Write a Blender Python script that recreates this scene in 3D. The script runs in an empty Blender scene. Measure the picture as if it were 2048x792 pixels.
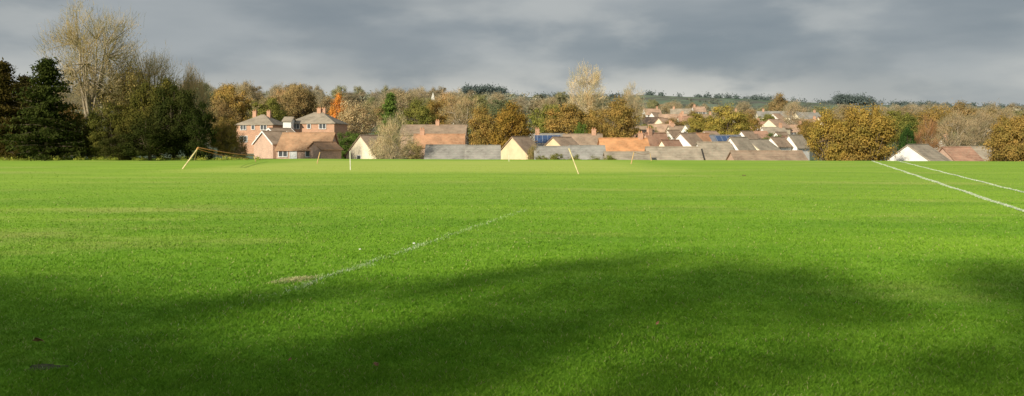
import bpy, math, random
import numpy as np
from mathutils import Vector
rng=np.random.default_rng(7); random.seed(7)
F=1593.0; HY=290.0; CH=1.6
scene=bpy.context.scene; col=scene.collection
SUN_AZ=math.radians(36); SUN_EL=math.radians(22)
def wx(px,D): return (px-1024)/F*D
def wz(py,D): return CH-(py-HY)/F*D

# ------------------------------------------------------------ node helpers
def newmat(name):
    m=bpy.data.materials.new(name); m.use_nodes=True
    nt=m.node_tree; nt.nodes.clear(); return m,nt
def N(nt,t,**kw):
    n=nt.nodes.new(t)
    for k,v in kw.items(): setattr(n,k,v)
    return n
def L(nt,a,b): nt.links.new(a,b)
def noise(nt,vec,scale,detail=4,rough=.55):
    n=N(nt,'ShaderNodeTexNoise'); n.inputs['Scale'].default_value=scale; n.inputs['Detail'].default_value=detail
    n.inputs['Roughness'].default_value=rough
    if vec is not None: L(nt,vec,n.inputs['Vector'])
    return n.outputs['Fac']
def mixc(nt,fac,a,b,mode='MIX'):
    n=N(nt,'ShaderNodeMix',data_type='RGBA',blend_type=mode)
    for s,v in ((0,fac),(6,a),(7,b)):
        if hasattr(v,'node'): L(nt,v,n.inputs[s])
        else: n.inputs[s].default_value=v if s==0 else (tuple(v)+(1,))[:4]
    return n.outputs[2]
def rampf(nt,fac,a,b,lo=0.,hi=1.):
    n=N(nt,'ShaderNodeMapRange'); n.interpolation_type='SMOOTHSTEP'
    n.inputs[1].default_value=a;n.inputs[2].default_value=b;n.inputs[3].default_value=lo;n.inputs[4].default_value=hi
    L(nt,fac,n.inputs[0]); return n.outputs[0]
def mathn(nt,op,a,b=None):
    n=N(nt,'ShaderNodeMath',operation=op)
    for i,v in enumerate((a,b)):
        if v is None: continue
        if hasattr(v,'node'): L(nt,v,n.inputs[i])
        else: n.inputs[i].default_value=v
    return n.outputs[0]
def out(nt,sh):
    o=N(nt,'ShaderNodeOutputMaterial'); L(nt,sh,o.inputs['Surface'])
def princ(nt,color,rough=.8,spec=.2):
    p=N(nt,'ShaderNodeBsdfPrincipled'); p.inputs['Roughness'].default_value=rough
    p.inputs['Specular IOR Level'].default_value=spec
    if hasattr(color,'node'): L(nt,color,p.inputs['Base Color'])
    else: p.inputs['Base Color'].default_value=tuple(color)+(1,)
    return p
def objcoord(nt): return N(nt,'ShaderNodeTexCoord').outputs['Object']
def poscoord(nt): return N(nt,'ShaderNodeNewGeometry').outputs['Position']

_mc={}
def plain_mat(name,c,var=.25,scale=3.,rough=.8):
    k=(name,c)
    if k in _mc: return _mc[k]
    m,nt=newmat(name); v=objcoord(nt)
    f=noise(nt,v,scale,5,.6)
    a=tuple(x*(1-var) for x in c); b=tuple(min(.95,x*(1+var)) for x in c)
    p=princ(nt,mixc(nt,rampf(nt,f,.3,.7),a,b),rough)
    out(nt,p.outputs[0]); _mc[k]=m; return m
def brick_mat(c):
    k=('brick',c)
    if k in _mc: return _mc[k]
    m,nt=newmat('brickwork'); v=objcoord(nt)
    s=N(nt,'ShaderNodeSeparateXYZ'); L(nt,v,s.inputs[0])
    cx=N(nt,'ShaderNodeCombineXYZ'); L(nt,mathn(nt,'ADD',s.outputs[0],s.outputs[1]),cx.inputs[0]); L(nt,s.outputs[2],cx.inputs[1])
    b=N(nt,'ShaderNodeTexBrick'); L(nt,cx.outputs[0],b.inputs['Vector']); b.inputs['Scale'].default_value=2.2
    b.inputs['Color1'].default_value=(c[0],c[1],c[2],1); b.inputs['Color2'].default_value=(c[0]*.72,c[1]*.7,c[2]*.7,1)
    b.inputs['Mortar'].default_value=(.45,.4,.34,1); b.inputs['Mortar Size'].default_value=.03
    f=noise(nt,v,.8,4)
    cc=mixc(nt,1.,b.outputs[0],mixc(nt,f,(.75,.75,.75),(1.25,1.2,1.15)),'MULTIPLY')
    p=princ(nt,cc,.85); out(nt,p.outputs[0]); _mc[k]=m; return m
def roof_mat(c):
    k=('roof',c)
    if k in _mc: return _mc[k]
    m,nt=newmat('roof_tiles'); v=objcoord(nt)
    s=N(nt,'ShaderNodeSeparateXYZ'); L(nt,v,s.inputs[0])
    row=mathn(nt,'FRACT',mathn(nt,'MULTIPLY',s.outputs[2],4.2))
    colx=mathn(nt,'FRACT',mathn(nt,'MULTIPLY',mathn(nt,'ADD',s.outputs[0],s.outputs[1]),2.6))
    f=noise(nt,v,.55,6,.65); f2=noise(nt,v,3.,5,.7)
    base=mixc(nt,rampf(nt,f,.3,.7),tuple(x*.62 for x in c),tuple(x*1.3 for x in c))
    base=mixc(nt,rampf(nt,f2,.42,.72),base,(c[0]*.85+.06,c[1]*.9+.07,c[2]*.9+.05))
    base=mixc(nt,rampf(nt,f2,.25,.42,.5,0.),base,tuple(x*.45 for x in c))
    base=mixc(nt,rampf(nt,row,.0,.35,.4,0.),base,tuple(x*.35 for x in c))
    base=mixc(nt,rampf(nt,colx,.0,.25,.12,0.),base,tuple(x*.35 for x in c))
    p=princ(nt,base,.75,.25)
    bp=N(nt,'ShaderNodeBump'); bp.inputs['Strength'].default_value=.5; bp.inputs['Distance'].default_value=.05
    L(nt,row,bp.inputs['Height']); L(nt,bp.outputs[0],p.inputs['Normal'])
    out(nt,p.outputs[0]); _mc[k]=m; return m
def glass_mat():
    if 'glass' in _mc: return _mc['glass']
    m,nt=newmat('window_glass'); p=princ(nt,mixc(nt,noise(nt,objcoord(nt),1.5),(.03,.035,.04),(.14,.15,.16)),.12,.6)
    out(nt,p.outputs[0]); _mc['glass']=m; return m
def solar_mat():
    if 'solar' in _mc: return _mc['solar']
    m,nt=newmat('solar_cells'); v=objcoord(nt)
    s=N(nt,'ShaderNodeSeparateXYZ'); L(nt,v,s.inputs[0])
    gx=mathn(nt,'FRACT',s.outputs[0])
    c=mixc(nt,rampf(nt,gx,.04,.07,1.,0.),(.05,.09,.19),(.4,.45,.5))
    p=princ(nt,c,.3,.6); out(nt,p.outputs[0]); _mc['solar']=m; return m

def leaf_mat():
    m,nt=newmat('leaves'); oi=N(nt,'ShaderNodeObjectInfo'); v=objcoord(nt)
    f=noise(nt,v,.7,3); f2=noise(nt,v,4.,3,.7)
    c=mixc(nt,1.,oi.outputs['Color'],mixc(nt,rampf(nt,f,.3,.7),(.62,.7,.62),(1.3,1.2,1.1)),'MULTIPLY')
    c=mixc(nt,1.,c,mixc(nt,rampf(nt,f2,.25,.75),(.65,.7,.65),(1.35,1.3,1.2)),'MULTIPLY')
    d=N(nt,'ShaderNodeBsdfDiffuse'); L(nt,c,d.inputs[0])
    t=N(nt,'ShaderNodeBsdfTranslucent'); L(nt,c,t.inputs[0])
    mx=N(nt,'ShaderNodeMixShader'); mx.inputs[0].default_value=.25
    L(nt,d.outputs[0],mx.inputs[1]); L(nt,t.outputs[0],mx.inputs[2]); out(nt,mx.outputs[0]); return m
LEAF=leaf_mat()
BARK=plain_mat('bark',(.2,.155,.11),.4,2.)
PALEBARK=plain_mat('pale_bark',(.36,.3,.21),.35,2.)

# ------------------------------------------------------------ mesh helpers
def make_mesh(name,V,Fc,mats,smooth=False):
    V=np.asarray(V,dtype=np.float32); Fc=np.asarray(Fc,dtype=np.int32)
    me=bpy.data.meshes.new(name); me.vertices.add(len(V)); me.vertices.foreach_set('co',V.ravel())
    m,k=Fc.shape; me.loops.add(m*k); me.loops.foreach_set('vertex_index',Fc.ravel())
    me.polygons.add(m); me.polygons.foreach_set('loop_start',np.arange(0,m*k,k,dtype=np.int32))
    try: me.polygons.foreach_set('loop_total',np.full(m,k,dtype=np.int32))
    except Exception: pass
    me.update(calc_edges=True)
    if smooth: me.polygons.foreach_set('use_smooth',np.ones(m,dtype=bool))
    for x in mats: me.materials.append(x)
    return me
def obj(name,data,parent=None,loc=None,**props):
    o=bpy.data.objects.new(name,data); col.objects.link(o)
    if parent is not None: o.parent=parent
    if loc is not None: o.location=loc
    for k,v in props.items(): o[k]=v
    return o
def norm(a): return a/np.maximum(np.linalg.norm(a,axis=-1,keepdims=True),1e-9)
def tubes(P0,P1,R0,R1,k=5):
    P0=np.asarray(P0,float);P1=np.asarray(P1,float);R0=np.asarray(R0,float);R1=np.asarray(R1,float)
    d=norm(P1-P0); ref=np.where(np.abs(d[:,2:3])>.9,np.array([[1.,0,0]]),np.array([[0,0,1.]]))
    u=norm(np.cross(d,ref)); w=np.cross(d,u)
    a=np.arange(k)*2*math.pi/k
    ring=u[:,None,:]*np.cos(a)[None,:,None]+w[:,None,:]*np.sin(a)[None,:,None]
    V=np.stack([P0[:,None,:]+ring*R0[:,None,None],P1[:,None,:]+ring*R1[:,None,None]],1).reshape(-1,3)
    S=len(P0); b=(np.arange(S)*2*k)[:,None]; i=np.arange(k)[None,:]; j=(i+1)%k
    Fc=np.stack([b+i,b+j,b+k+j,b+k+i],-1).reshape(-1,4)
    return V,Fc
def cards(C,Nn,size,aspect=1.3,r=rng):
    n=len(C); Nn=norm(Nn); t=norm(np.cross(Nn,r.normal(size=(n,3)))); b=np.cross(Nn,t)
    s=size[:,None]; 
    V=np.stack([C-t*s*aspect,C-b*s*.7,C+t*s*aspect,C+b*s*.7],1).reshape(-1,3)
    return V,np.arange(4*n).reshape(-1,4)
def box(x0,x1,y0,y1,z0,z1):
    V=[(x0,y0,z0),(x1,y0,z0),(x1,y1,z0),(x0,y1,z0),(x0,y0,z1),(x1,y0,z1),(x1,y1,z1),(x0,y1,z1)]
    Fc=[(0,3,2,1),(4,5,6,7),(0,1,5,4),(1,2,6,5),(2,3,7,6),(3,0,4,7)]
    return V,Fc
def joinVF(parts):
    V=[];Fc=[];o=0
    for v,f in parts:
        V+= [tuple(p) for p in v]; Fc+=[tuple(i+o for i in q) for q in f]; o+=len(v)
    return V,Fc
def pymesh(name,V,Fc,mats):
    me=bpy.data.meshes.new(name); me.from_pydata([tuple(v) for v in V],[],[tuple(f) for f in Fc]); me.update()
    for x in mats: me.materials.append(x)
    return me

# ------------------------------------------------------------ terrain
def sstep(t): t=np.clip(t,0,1); return t*t*(3-2*t)
def edgeD(x): return np.clip(88-.2*np.asarray(x,float),74,96)
def ridgez(px):
    y=np.interp(px,[-400,400,800,960,1200,1290,1450,1600,2048,2600],[208,208,205,190,200,190,196,206,216,218]); return CH+(HY-y)*1400/F
def terr(x,y):
    x=np.asarray(x,float);y=np.asarray(y,float)
    e=edgeD(x); t=y-e
    u=x/np.maximum(y,60)
    s=np.interp(u,[-.5,0,.25,.6],[1.,.95,.8,.66])
    R=np.interp(y,[115,160,200,300,450,700,1000],[0,2.2,4.8,12,23,38,50])*s
    rz=ridgez(u*F+1024)
    R=np.where(y>1000,R+(rz+3-R)*sstep((y-1000)/400.),R)
    R=np.where(y>1450,R-(y-1450)*.06,R)
    z=np.where(t>0,-3.2*sstep(t/20.)+R,0.)
    z=z+np.where(t>120,1.2*np.sin(x*.02+y*.013)*np.clip((t-120)/200,0,1),0)
    return z
def axis(pts):
    a=[]
    for (p,q,s) in pts: a+=list(np.arange(p,q,s))
    a.append(pts[-1][1]); return np.array(a,float)
xs=axis([(-2400,-600,80),(-600,-160,20),(-160,160,2),(160,600,20),(600,2400,80)])
ys=axis([(-300,-20,20),(-20,60,2),(60,130,1.5),(130,300,6),(300,1000,20),(1000,3000,50)])
X,Y=np.meshgrid(xs,ys); Z=terr(X,Y)
V=np.stack([X,Y,Z],-1).reshape(-1,3); nx=len(xs); ny=len(ys)
I=(np.arange(ny-1)[:,None]*nx+np.arange(nx-1)[None,:]).ravel()
Fc=np.stack([I,I+1,I+nx+1,I+nx],-1)

def grass_color(nt):
    p=poscoord(nt)
    mp=N(nt,'ShaderNodeMapping'); mp.inputs['Scale'].default_value=(1,1,0); L(nt,p,mp.inputs[0]); v=mp.outputs[0]
    mp2=N(nt,'ShaderNodeMapping'); mp2.inputs['Scale'].default_value=(.35,1,0); mp2.inputs['Rotation'].default_value=(0,0,.25); L(nt,p,mp2.inputs[0])
    big=rampf(nt,noise(nt,mp2.outputs[0],.07,3),.35,.65)
    mid=rampf(nt,noise(nt,mp2.outputs[0],.42,5,.62),.36,.66)
    fine=rampf(nt,noise(nt,v,4.,4,.7),.3,.7)
    c=mixc(nt,big,(.22,.435,.03),(.33,.54,.045))
    c=mixc(nt,mathn(nt,'MULTIPLY',mid,.65),c,(.125,.315,.02))
    c=mixc(nt,mathn(nt,'MULTIPLY',fine,.3),c,(.34,.50,.065))
    w=rampf(nt,noise(nt,mp2.outputs[0],.2,5,.65),.52,.68)
    c=mixc(nt,mathn(nt,'MULTIPLY',w,.55),c,(.52,.52,.16))
    s=N(nt,'ShaderNodeSeparateXYZ'); L(nt,p,s.inputs[0])
    a=rampf(nt,s.outputs[1],8.,40.,0.,.42)
    c=mixc(nt,a,c,(.41,.57,.085))
    wob=mathn(nt,'MULTIPLY',noise(nt,v,.25,4),5.)
    sx=mathn(nt,'ADD',s.outputs[0],wob); sy=mathn(nt,'ADD',s.outputs[1],wob)
    q=mathn(nt,'MULTIPLY',mathn(nt,'MULTIPLY',rampf(nt,sx,-21.,-16.),rampf(nt,sx,10.,16.,1.,0.)),mathn(nt,'MULTIPLY',rampf(nt,sy,46.,52.),rampf(nt,sy,80.,86.,1.,0.)))
    c=mixc(nt,mathn(nt,'MULTIPLY',q,.6),c,mixc(nt,fine,(.56,.67,.12),(.64,.68,.17)))
    return c,v
m,nt=newmat('grass_ground')
c,v=grass_color(nt)
at=N(nt,'ShaderNodeAttribute',attribute_name='zone'); sp=N(nt,'ShaderNodeSeparateColor'); L(nt,at.outputs['Color'],sp.inputs[0])
pv=poscoord(nt); vo=N(nt,'ShaderNodeTexVoronoi'); vo.inputs['Scale'].default_value=.007; L(nt,pv,vo.inputs['Vector'])
sc2=N(nt,'ShaderNodeSeparateColor'); L(nt,vo.outputs['Color'],sc2.inputs[0])
far=mixc(nt,sc2.outputs[0],(.10,.16,.10),(.21,.26,.18)); far=mixc(nt,rampf(nt,noise(nt,pv,.03,5),.42,.6),far,(.14,.145,.12))  # far field colours include painted distance haze
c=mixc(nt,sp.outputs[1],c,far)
p=princ(nt,c,.9,.1)
bp=N(nt,'ShaderNodeBump'); bp.inputs['Strength'].default_value=.4; bp.inputs['Distance'].default_value=.03
L(nt,noise(nt,v,9.,6,.75),bp.inputs['Height']); L(nt,bp.outputs[0],p.inputs['Normal']); out(nt,p.outputs[0])
me=make_mesh('ground',V,Fc,[m],True)
A=me.color_attributes.new('zone','FLOAT_COLOR','POINT')
vx,vy=V[:,0],V[:,1]
bey=sstep((vy-edgeD(vx)-2)/12)
cc=np.stack([bey*0,bey,bey*0,np.ones_like(bey)],-1).astype(np.float32); A.data.foreach_set('color',cc.ravel())
obj('ground',me,kind='structure')

# ------------------------------------------------------------ grass blades
def blade_mesh(name,x,y,h,w,lean,mat,tint=None,z0=0.,r=rng):
    n=len(x); a=r.uniform(0,2*math.pi,n); b=a+r.uniform(.6,2.5,n)
    z=terr(x,y)+z0-.004
    base=np.stack([x,y,z],-1)
    t=np.stack([np.cos(a),np.sin(a),np.zeros(n)],-1)*(w/2)[:,None]
    tip=base+np.stack([np.cos(b)*h*lean,np.sin(b)*h*lean,h],-1)
    mid=base+(tip-base)*.55+np.stack([np.zeros(n)]*2+[h*.12],-1)
    V=np.stack([base-t,base+t,mid+t*.75,tip,mid-t*.75],1).reshape(-1,3)
    Fc=np.arange(5*n).reshape(-1,5)
    me=make_mesh(name,V,Fc,[mat])
    A=me.attributes.new('tint','FLOAT','POINT')
    tt=(r.random(n) if tint is None else tint)
    hh=np.array([0,0,.6,1,.6])
    A.data.foreach_set('value',np.repeat(tt,5).astype(np.float32))
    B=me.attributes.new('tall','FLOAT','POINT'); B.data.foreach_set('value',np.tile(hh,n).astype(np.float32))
    return me
def bladeshade(nt,c):
    d=N(nt,'ShaderNodeBsdfPrincipled'); d.inputs['Roughness'].default_value=.6; d.inputs['Specular IOR Level'].default_value=.15
    L(nt,c,d.inputs['Base Color'])
    t=N(nt,'ShaderNodeBsdfTranslucent'); L(nt,c,t.inputs[0])
    mx=N(nt,'ShaderNodeMixShader'); mx.inputs[0].default_value=.3
    L(nt,d.outputs[0],mx.inputs[1]); L(nt,t.outputs[0],mx.inputs[2]); out(nt,mx.outputs[0])
gm,nt=newmat('grass_blades'); c,v=grass_color(nt)
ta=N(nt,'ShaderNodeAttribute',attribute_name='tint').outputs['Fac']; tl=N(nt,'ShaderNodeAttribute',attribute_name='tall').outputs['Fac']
c=mixc(nt,1.,c,mixc(nt,ta,(.76,.82,.74),(1.2,1.15,1.1)),'MULTIPLY')
c=mixc(nt,rampf(nt,ta,.965,.98),c,(.6,.55,.25))
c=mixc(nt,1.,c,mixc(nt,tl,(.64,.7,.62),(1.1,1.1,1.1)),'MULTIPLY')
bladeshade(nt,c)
n=680000
q=rng.uniform(1/62.,1/4.,n); D=1/q; th=np.radians(rng.uniform(-42,42,n))
bx=D*np.tan(th); by=D.copy()
hole=lambda x,y:(((x+2.6)/.15)**2+((y-9.45)/.2)**2<rng.uniform(0.,1.2,len(x)))|(((x+3.35)/.18)**2+((y-5.72)/.11)**2<rng.uniform(.3,1.1,len(x)))
k=~hole(bx,by); bx,by,D=bx[k],by[k],D[k]
clump=.8+.17*np.sin(bx*7.1+2*np.sin(by*3.3))*np.sin(by*6.3+2*np.sin(bx*4.1))+.12*np.sin(bx*2.1+by*1.3)*np.sin(by*1.9-bx)+rng.normal(0,.08,len(bx))
h=np.clip(rng.uniform(.022,.045,len(bx))*clump*np.interp(D,[10,50],[1,.55]),.01,.06); w=np.maximum(.004,.00085*D)*rng.uniform(.7,1.3,len(bx))
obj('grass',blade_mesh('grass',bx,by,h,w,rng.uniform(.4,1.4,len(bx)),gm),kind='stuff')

def paint_blades(name,a,b):
    pm,nt=newmat(name); ta=N(nt,'ShaderNodeAttribute',attribute_name='tint').outputs['Fac']
    bladeshade(nt,mixc(nt,ta,a,b)); return pm
pm=paint_blades('line_paint_on_grass',(.5,.62,.35),(.82,.84,.74)); pmf=paint_blades('worn_chalk_on_grass',(.34,.55,.12),(.58,.70,.38))
def line_blades(name,p,q,width,n,fade,hmul=1.,wmin=.005,mat=pm):
    t=rng.random(n)
    Dn=p[1]+(q[1]-p[1])*t
    keep=rng.random(n)<fade(t,Dn); t=t[keep]; n=len(t)
    off=rng.normal(0,width*.38,n)+.03*np.sin(t*60)
    x=p[0]+(q[0]-p[0])*t+off; y=p[1]+(q[1]-p[1])*t+rng.normal(0,.02,n)
    h=rng.uniform(.022,.04,n)*hmul; w=np.maximum(wmin,.0009*y)*rng.uniform(.7,1.3,n)
    o=obj(name,blade_mesh(name,x,y,h,w,rng.uniform(.4,1.4,n),mat),kind='structure'); return o
def fade_near(t,D):
    return np.interp(D,[5.5,7,8.3,8.9,10.5,11.5,12.5,13.5,16,19.8],[0.03,.04,.08,.3,.3,.12,.22,.1,.08,.03])*(.6+.4*np.sin(D*5+np.sin(D*13)*2))
line_blades('faded_pitch_marking',(-3.25,5.6),(.36,19.8),.17,17000,fade_near,.92,.004,pmf)
def fade_core(t,D): return np.interp(D,[5.5,8.6,9,10.4,11.4,12.5,13.4,20],[0,0,.3,.2,.02,.12,.02,.0])
line_blades('faded_pitch_marking',(-3.25,5.6),(.36,19.8),.07,6000,fade_core,.95,.004,pm)
def fr(t,D): return .65+.35*np.sin(D*4.+np.sin(D*1.7)*2)
line_blades('pitch_marking',(9.1,11),(36.,79.6),.085,24000,fr,1.1)
line_blades('pitch_marking',(10.8,11),(38.6,79.6),.075,14000,fr,1.1)
sm,nt=newmat('line_paint'); fz=noise(nt,poscoord(nt),6.,5,.7)
pp=princ(nt,mixc(nt,rampf(nt,fz,.35,.65),(.3,.45,.15),(.78,.8,.72)),.9); out(nt,pp.outputs[0])
for a,b in (((9.1,11),(36.,79.6)),((10.8,11),(38.6,79.6))):
    V=[];Fq=[];M=160
    for i in range(M+1):
        t=i/M; x=a[0]+(b[0]-a[0])*t; y=a[1]+(b[1]-a[1])*t; ww=.03+.03*random.random()
        V+=[(x-ww,y,.012),(x+ww,y,.012)]
        if i: Fq.append((2*i-2,2*i-1,2*i+1,2*i))
    obj('painted_line',pymesh('painted_line',V,Fq,[sm]),kind='structure')

stm=paint_blades('dry_straw',(.5,.49,.18),(.84,.82,.48))
n=1000; a=rng.uniform(0,6.28,n); r_=np.sqrt(rng.random(n))*rng.uniform(.4,1.4,n)
x=-2.56+.17*r_*np.cos(a)+.1*r_*np.sin(a); y=9.4+.22*r_*np.sin(a)
obj('worn_straw_patch',blade_mesh('worn_straw_patch',x,y,rng.uniform(.02,.042,n),rng.uniform(.005,.009,n),rng.uniform(.6,1.6,n),stm),kind='stuff')
def disc(name,cx,cy,rx,ry,z,mat,dz=0.):
    V=[(cx,cy,z+dz)];K=22
    for i in range(K):
        a=i/K*6.283; s=1+.25*math.sin(a*3+1)+.12*random.uniform(-1,1); V.append((cx+rx*s*math.cos(a),cy+ry*s*math.sin(a),z))
    return obj(name,pymesh(name,V,[(0,i+1,(i+1)%K+1) for i in range(K)],[mat]),kind='structure')
disc('bare_soil',-3.35,5.72,.14,.08,.006,plain_mat('dark_soil',(.07,.075,.025),.5,20))

lm=plain_mat('dead_leaf',(.28,.15,.08),.4,30)
def leafmesh(s):
    V=[];K=10
    for i in range(K):
        a=i/K*6.283; rr=s*(1 if i%2 else .62); V.append((rr*math.cos(a)*1.2,rr*math.sin(a)*.8,.02*math.sin(a*2)*s*8))
    V.append((0,0,.012)); return pymesh('fallen_leaf',V,[(i,(i+1)%K,K) for i in range(K)],[lm])
lfm=leafmesh(.03)
for i,(px,py,s) in enumerate([(77,693,1.5),(580,732,.7),(752,742,.8),(1315,657,.9),(1820,640,.6)]):
    D=CH*F/(py-HY); o=obj('fallen_leaf',lfm,loc=(wx(px,D),D,.05),group='fallen leaves on the grass',category='leaf',label='dry brown fallen leaf lying on the mown grass')
    o.rotation_euler=(random.uniform(.4,1.),random.uniform(-.5,.5),random.random()*6); o.scale=(s,s,s)
fl=plain_mat('white_stone',(.75,.76,.7),.1,10)
import bmesh
bm=bmesh.new(); bmesh.ops.create_icosphere(bm,subdivisions=2,radius=.018)
for v_ in bm.verts: v_.co*=random.uniform(.8,1.15); v_.co.z*=.6
sme=bpy.data.meshes.new('stone'); bm.to_mesh(sme); bm.free(); sme.materials.append(fl)
for px,py,s in [(720,503,1.),(828,491,1.3)]:
    D=CH*F/(py-HY); o=obj('small_stone',sme,loc=(wx(px,D),D,.035),group='stones by the faded line',category='stone',label='small white stone lying in the grass')
    o.scale=(s,s,s)
bm=bmesh.new(); bmesh.ops.create_icosphere(bm,subdivisions=3,radius=.1)
for v_ in bm.verts: v_.co*=random.uniform(.85,1.15); v_.co.z*=.45
sme2=bpy.data.meshes.new('clod'); bm.to_mesh(sme2); bm.free(); sme2.materials.append(plain_mat('turf_clod',(.16,.17,.05),.4,8))
D=CH*F/(352-HY); obj('soil_clod',sme2,loc=(wx(1488,D),D,.02),category='soil mound',label='small clod of turned earth on the grass')

# ------------------------------------------------------------ posts and rope
YEL=plain_mat('straw_yellow_paint',(.72,.6,.34),.25,4); WHT=plain_mat('pale_post_paint',(.75,.72,.6),.12,4)
ORG=plain_mat('faded_orange_paint',(.6,.4,.2),.2,4); ROPE=plain_mat('orange_rope',(.62,.27,.13),.3,8); CAPM=plain_mat('orange_cap',(.62,.32,.12),.2,5)
tops={}
def post(key,bpx,bpy_,tpx,tpy,mat,rad,label,dy=0.,cap=None,strut=False):
    D=CH*F/(bpy_-HY); b=np.array([wx(bpx,D),D,-.05]); t=np.array([wx(tpx,D+dy),D+dy,wz(tpy,D+dy)])
    base=obj('boundary_post',None,loc=tuple(b),category='post',label=label,group='posts fencing the cricket square')
    d=norm((t-b)[None])[0]
    sh=[(0,rad),(.96,rad*.92),(1.0,rad*.6)]
    P0=[];P1=[];A0=[];A1=[]
    for (s0,r0),(s1,r1) in zip(sh[:-1],sh[1:]): P0.append((t-b)*s0);P1.append((t-b)*s1);A0.append(r0);A1.append(r1)
    Vv,Ff=tubes(P0,P1,A0,A1,10); obj('shaft',make_mesh('shaft',Vv,Ff,[mat],True),base)
    if cap is not None:
        e=t-b; Vv,Ff=tubes([e-d*.16,e-d*.05],[e-d*.05,e+d*.03],[rad*1.35,rad*1.5],[rad*1.5,rad*.5],10); obj('cap',make_mesh('cap',Vv,Ff,[cap],True),base)
    if strut:
        e=(t-b); Vv,Ff=tubes([e*.93],[e*.42+np.array([.28,.2,-.0])],[rad*.45],[rad*.4],8); obj('brace',make_mesh('brace',Vv,Ff,[ORG],True),base)
    tops[key]=t
post('a',364,338,397,295,YEL,.048,'pale yellow leaning post with orange cap holding a sagging rope',cap=CAPM,strut=True)
post('b',701,340,700,302,WHT,.034,'pale upright wooden post standing in the mown grass')
post('c',1158,348,1138,297,YEL,.036,'pale yellow post leaning over the edge of the cricket square',cap=YEL)
post('d',634,327,640,304,ORG,.045,'faded orange post leaning in the short grass')
post('e',1262,328,1268,304,ORG,.045,'faded orange post with thin rope tied to it')
post('f',1018,323,1018,309,WHT,.03,'thin pale stake standing on the field edge')
post('g',1303,322,1300,306,ORG,.03,'short orange stake at the far end of a rope')
post('h',512,324,508,311,ORG,.035,'short orange stake where the sagging rope ends')
def rope(a,b,sag,r,label):
    M=18; P=[]
    for i in range(M+1):
        t=i/M; p=a+(b-a)*t; p=p.copy(); p[2]-=sag*4*t*(1-t); P.append(p)
    P=np.array(P); Vv,Ff=tubes(P[:-1],P[1:],[r]*M,[r]*M,6)
    obj('boundary_rope',make_mesh('rope',Vv,Ff,[ROPE],True),category='rope',label=label,group='ropes around the cricket square')
rope(tops['a'],tops['h'],.08,.038,'thick orange rope sagging between two leaning posts')
rope(tops['a']-np.array([0,0,.12]),tops['h']-np.array([.4,0,.25]),.16,.02,'thin orange cord sagging below the thicker rope')
rope(tops['e'],tops['g'],.15,.018,'thin orange cord between two short stakes')

# ------------------------------------------------------------ trees
def limb(P0,P1,R0,R1,a,b,r0,r1,r,bend=.25,M=4):
    a=np.array(a,float); b=np.array(b,float); L_=np.linalg.norm(b-a)
    mid=(a+b)/2+r.normal(0,bend*.25*L_,3)-np.array([0,0,.06*L_])*np.sign(b[2]-a[2])
    pts=[(1-t)**2*a+2*t*(1-t)*mid+t*t*b for t in np.linspace(0,1,M+1)]
    for i in range(M):
        P0.append(pts[i]);P1.append(pts[i+1]);R0.append(r0+(r1-r0)*i/M);R1.append(r0+(r1-r0)*(i+1)/M)
    return pts
def ellips(r,n,c,rad,outer=.45,zmin=.3,lump=.18):
    res=[]
    while len(res)<n:
        d=norm(r.normal(size=(1,3)))[0]; q=r.uniform(outer**3,1)**(1/3.)
        q*=1+lump*math.sin(d[0]*5+c[2])*math.cos(d[1]*4+d[2]*3)
        p=np.array(c)+d*np.array(rad)*q
        if p[2]>zmin: res.append(p)
    return np.array(res)
def twigs(r,C,c,VF,k,sg=.42,wm=1.):
    n=len(C)*k; b=np.repeat(C,k,0)+r.normal(0,sg,(n,3))
    d=norm(norm(b-np.array(c)-np.array([0,0,-2.2]))*.9+r.normal(0,.55,(n,3))+np.array([0,0,.35]))
    ln=r.uniform(.35,1.05,n)[:,None]; w=r.uniform(.010,.024,n)[:,None]*wm
    t=norm(np.cross(d,r.normal(size=(n,3)))); e=b+d*ln
    V=np.stack([b-t*w,b+t*w,e+t*w*.4,e-t*w*.4],1).reshape(-1,3); Fq=np.arange(4*n).reshape(-1,4)
    f=r.uniform(.2,.9,(n,1)); b2=b+d*ln*f; d2=norm(d+r.normal(0,.6,(n,3))); e2=b2+d2*ln*.5
    V2=np.stack([b2-t*w*.7,b2+t*w*.7,e2+t*w*.3,e2-t*w*.3],1).reshape(-1,3)
    V=np.concatenate([V,V2]); Fq=np.concatenate([Fq,Fq+4*n])
    if VF is not None:
        Fq=Fq+len(VF[0]); V=np.concatenate([VF[0],V]); Fq=np.concatenate([VF[1],Fq])
    return V,Fq
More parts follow.
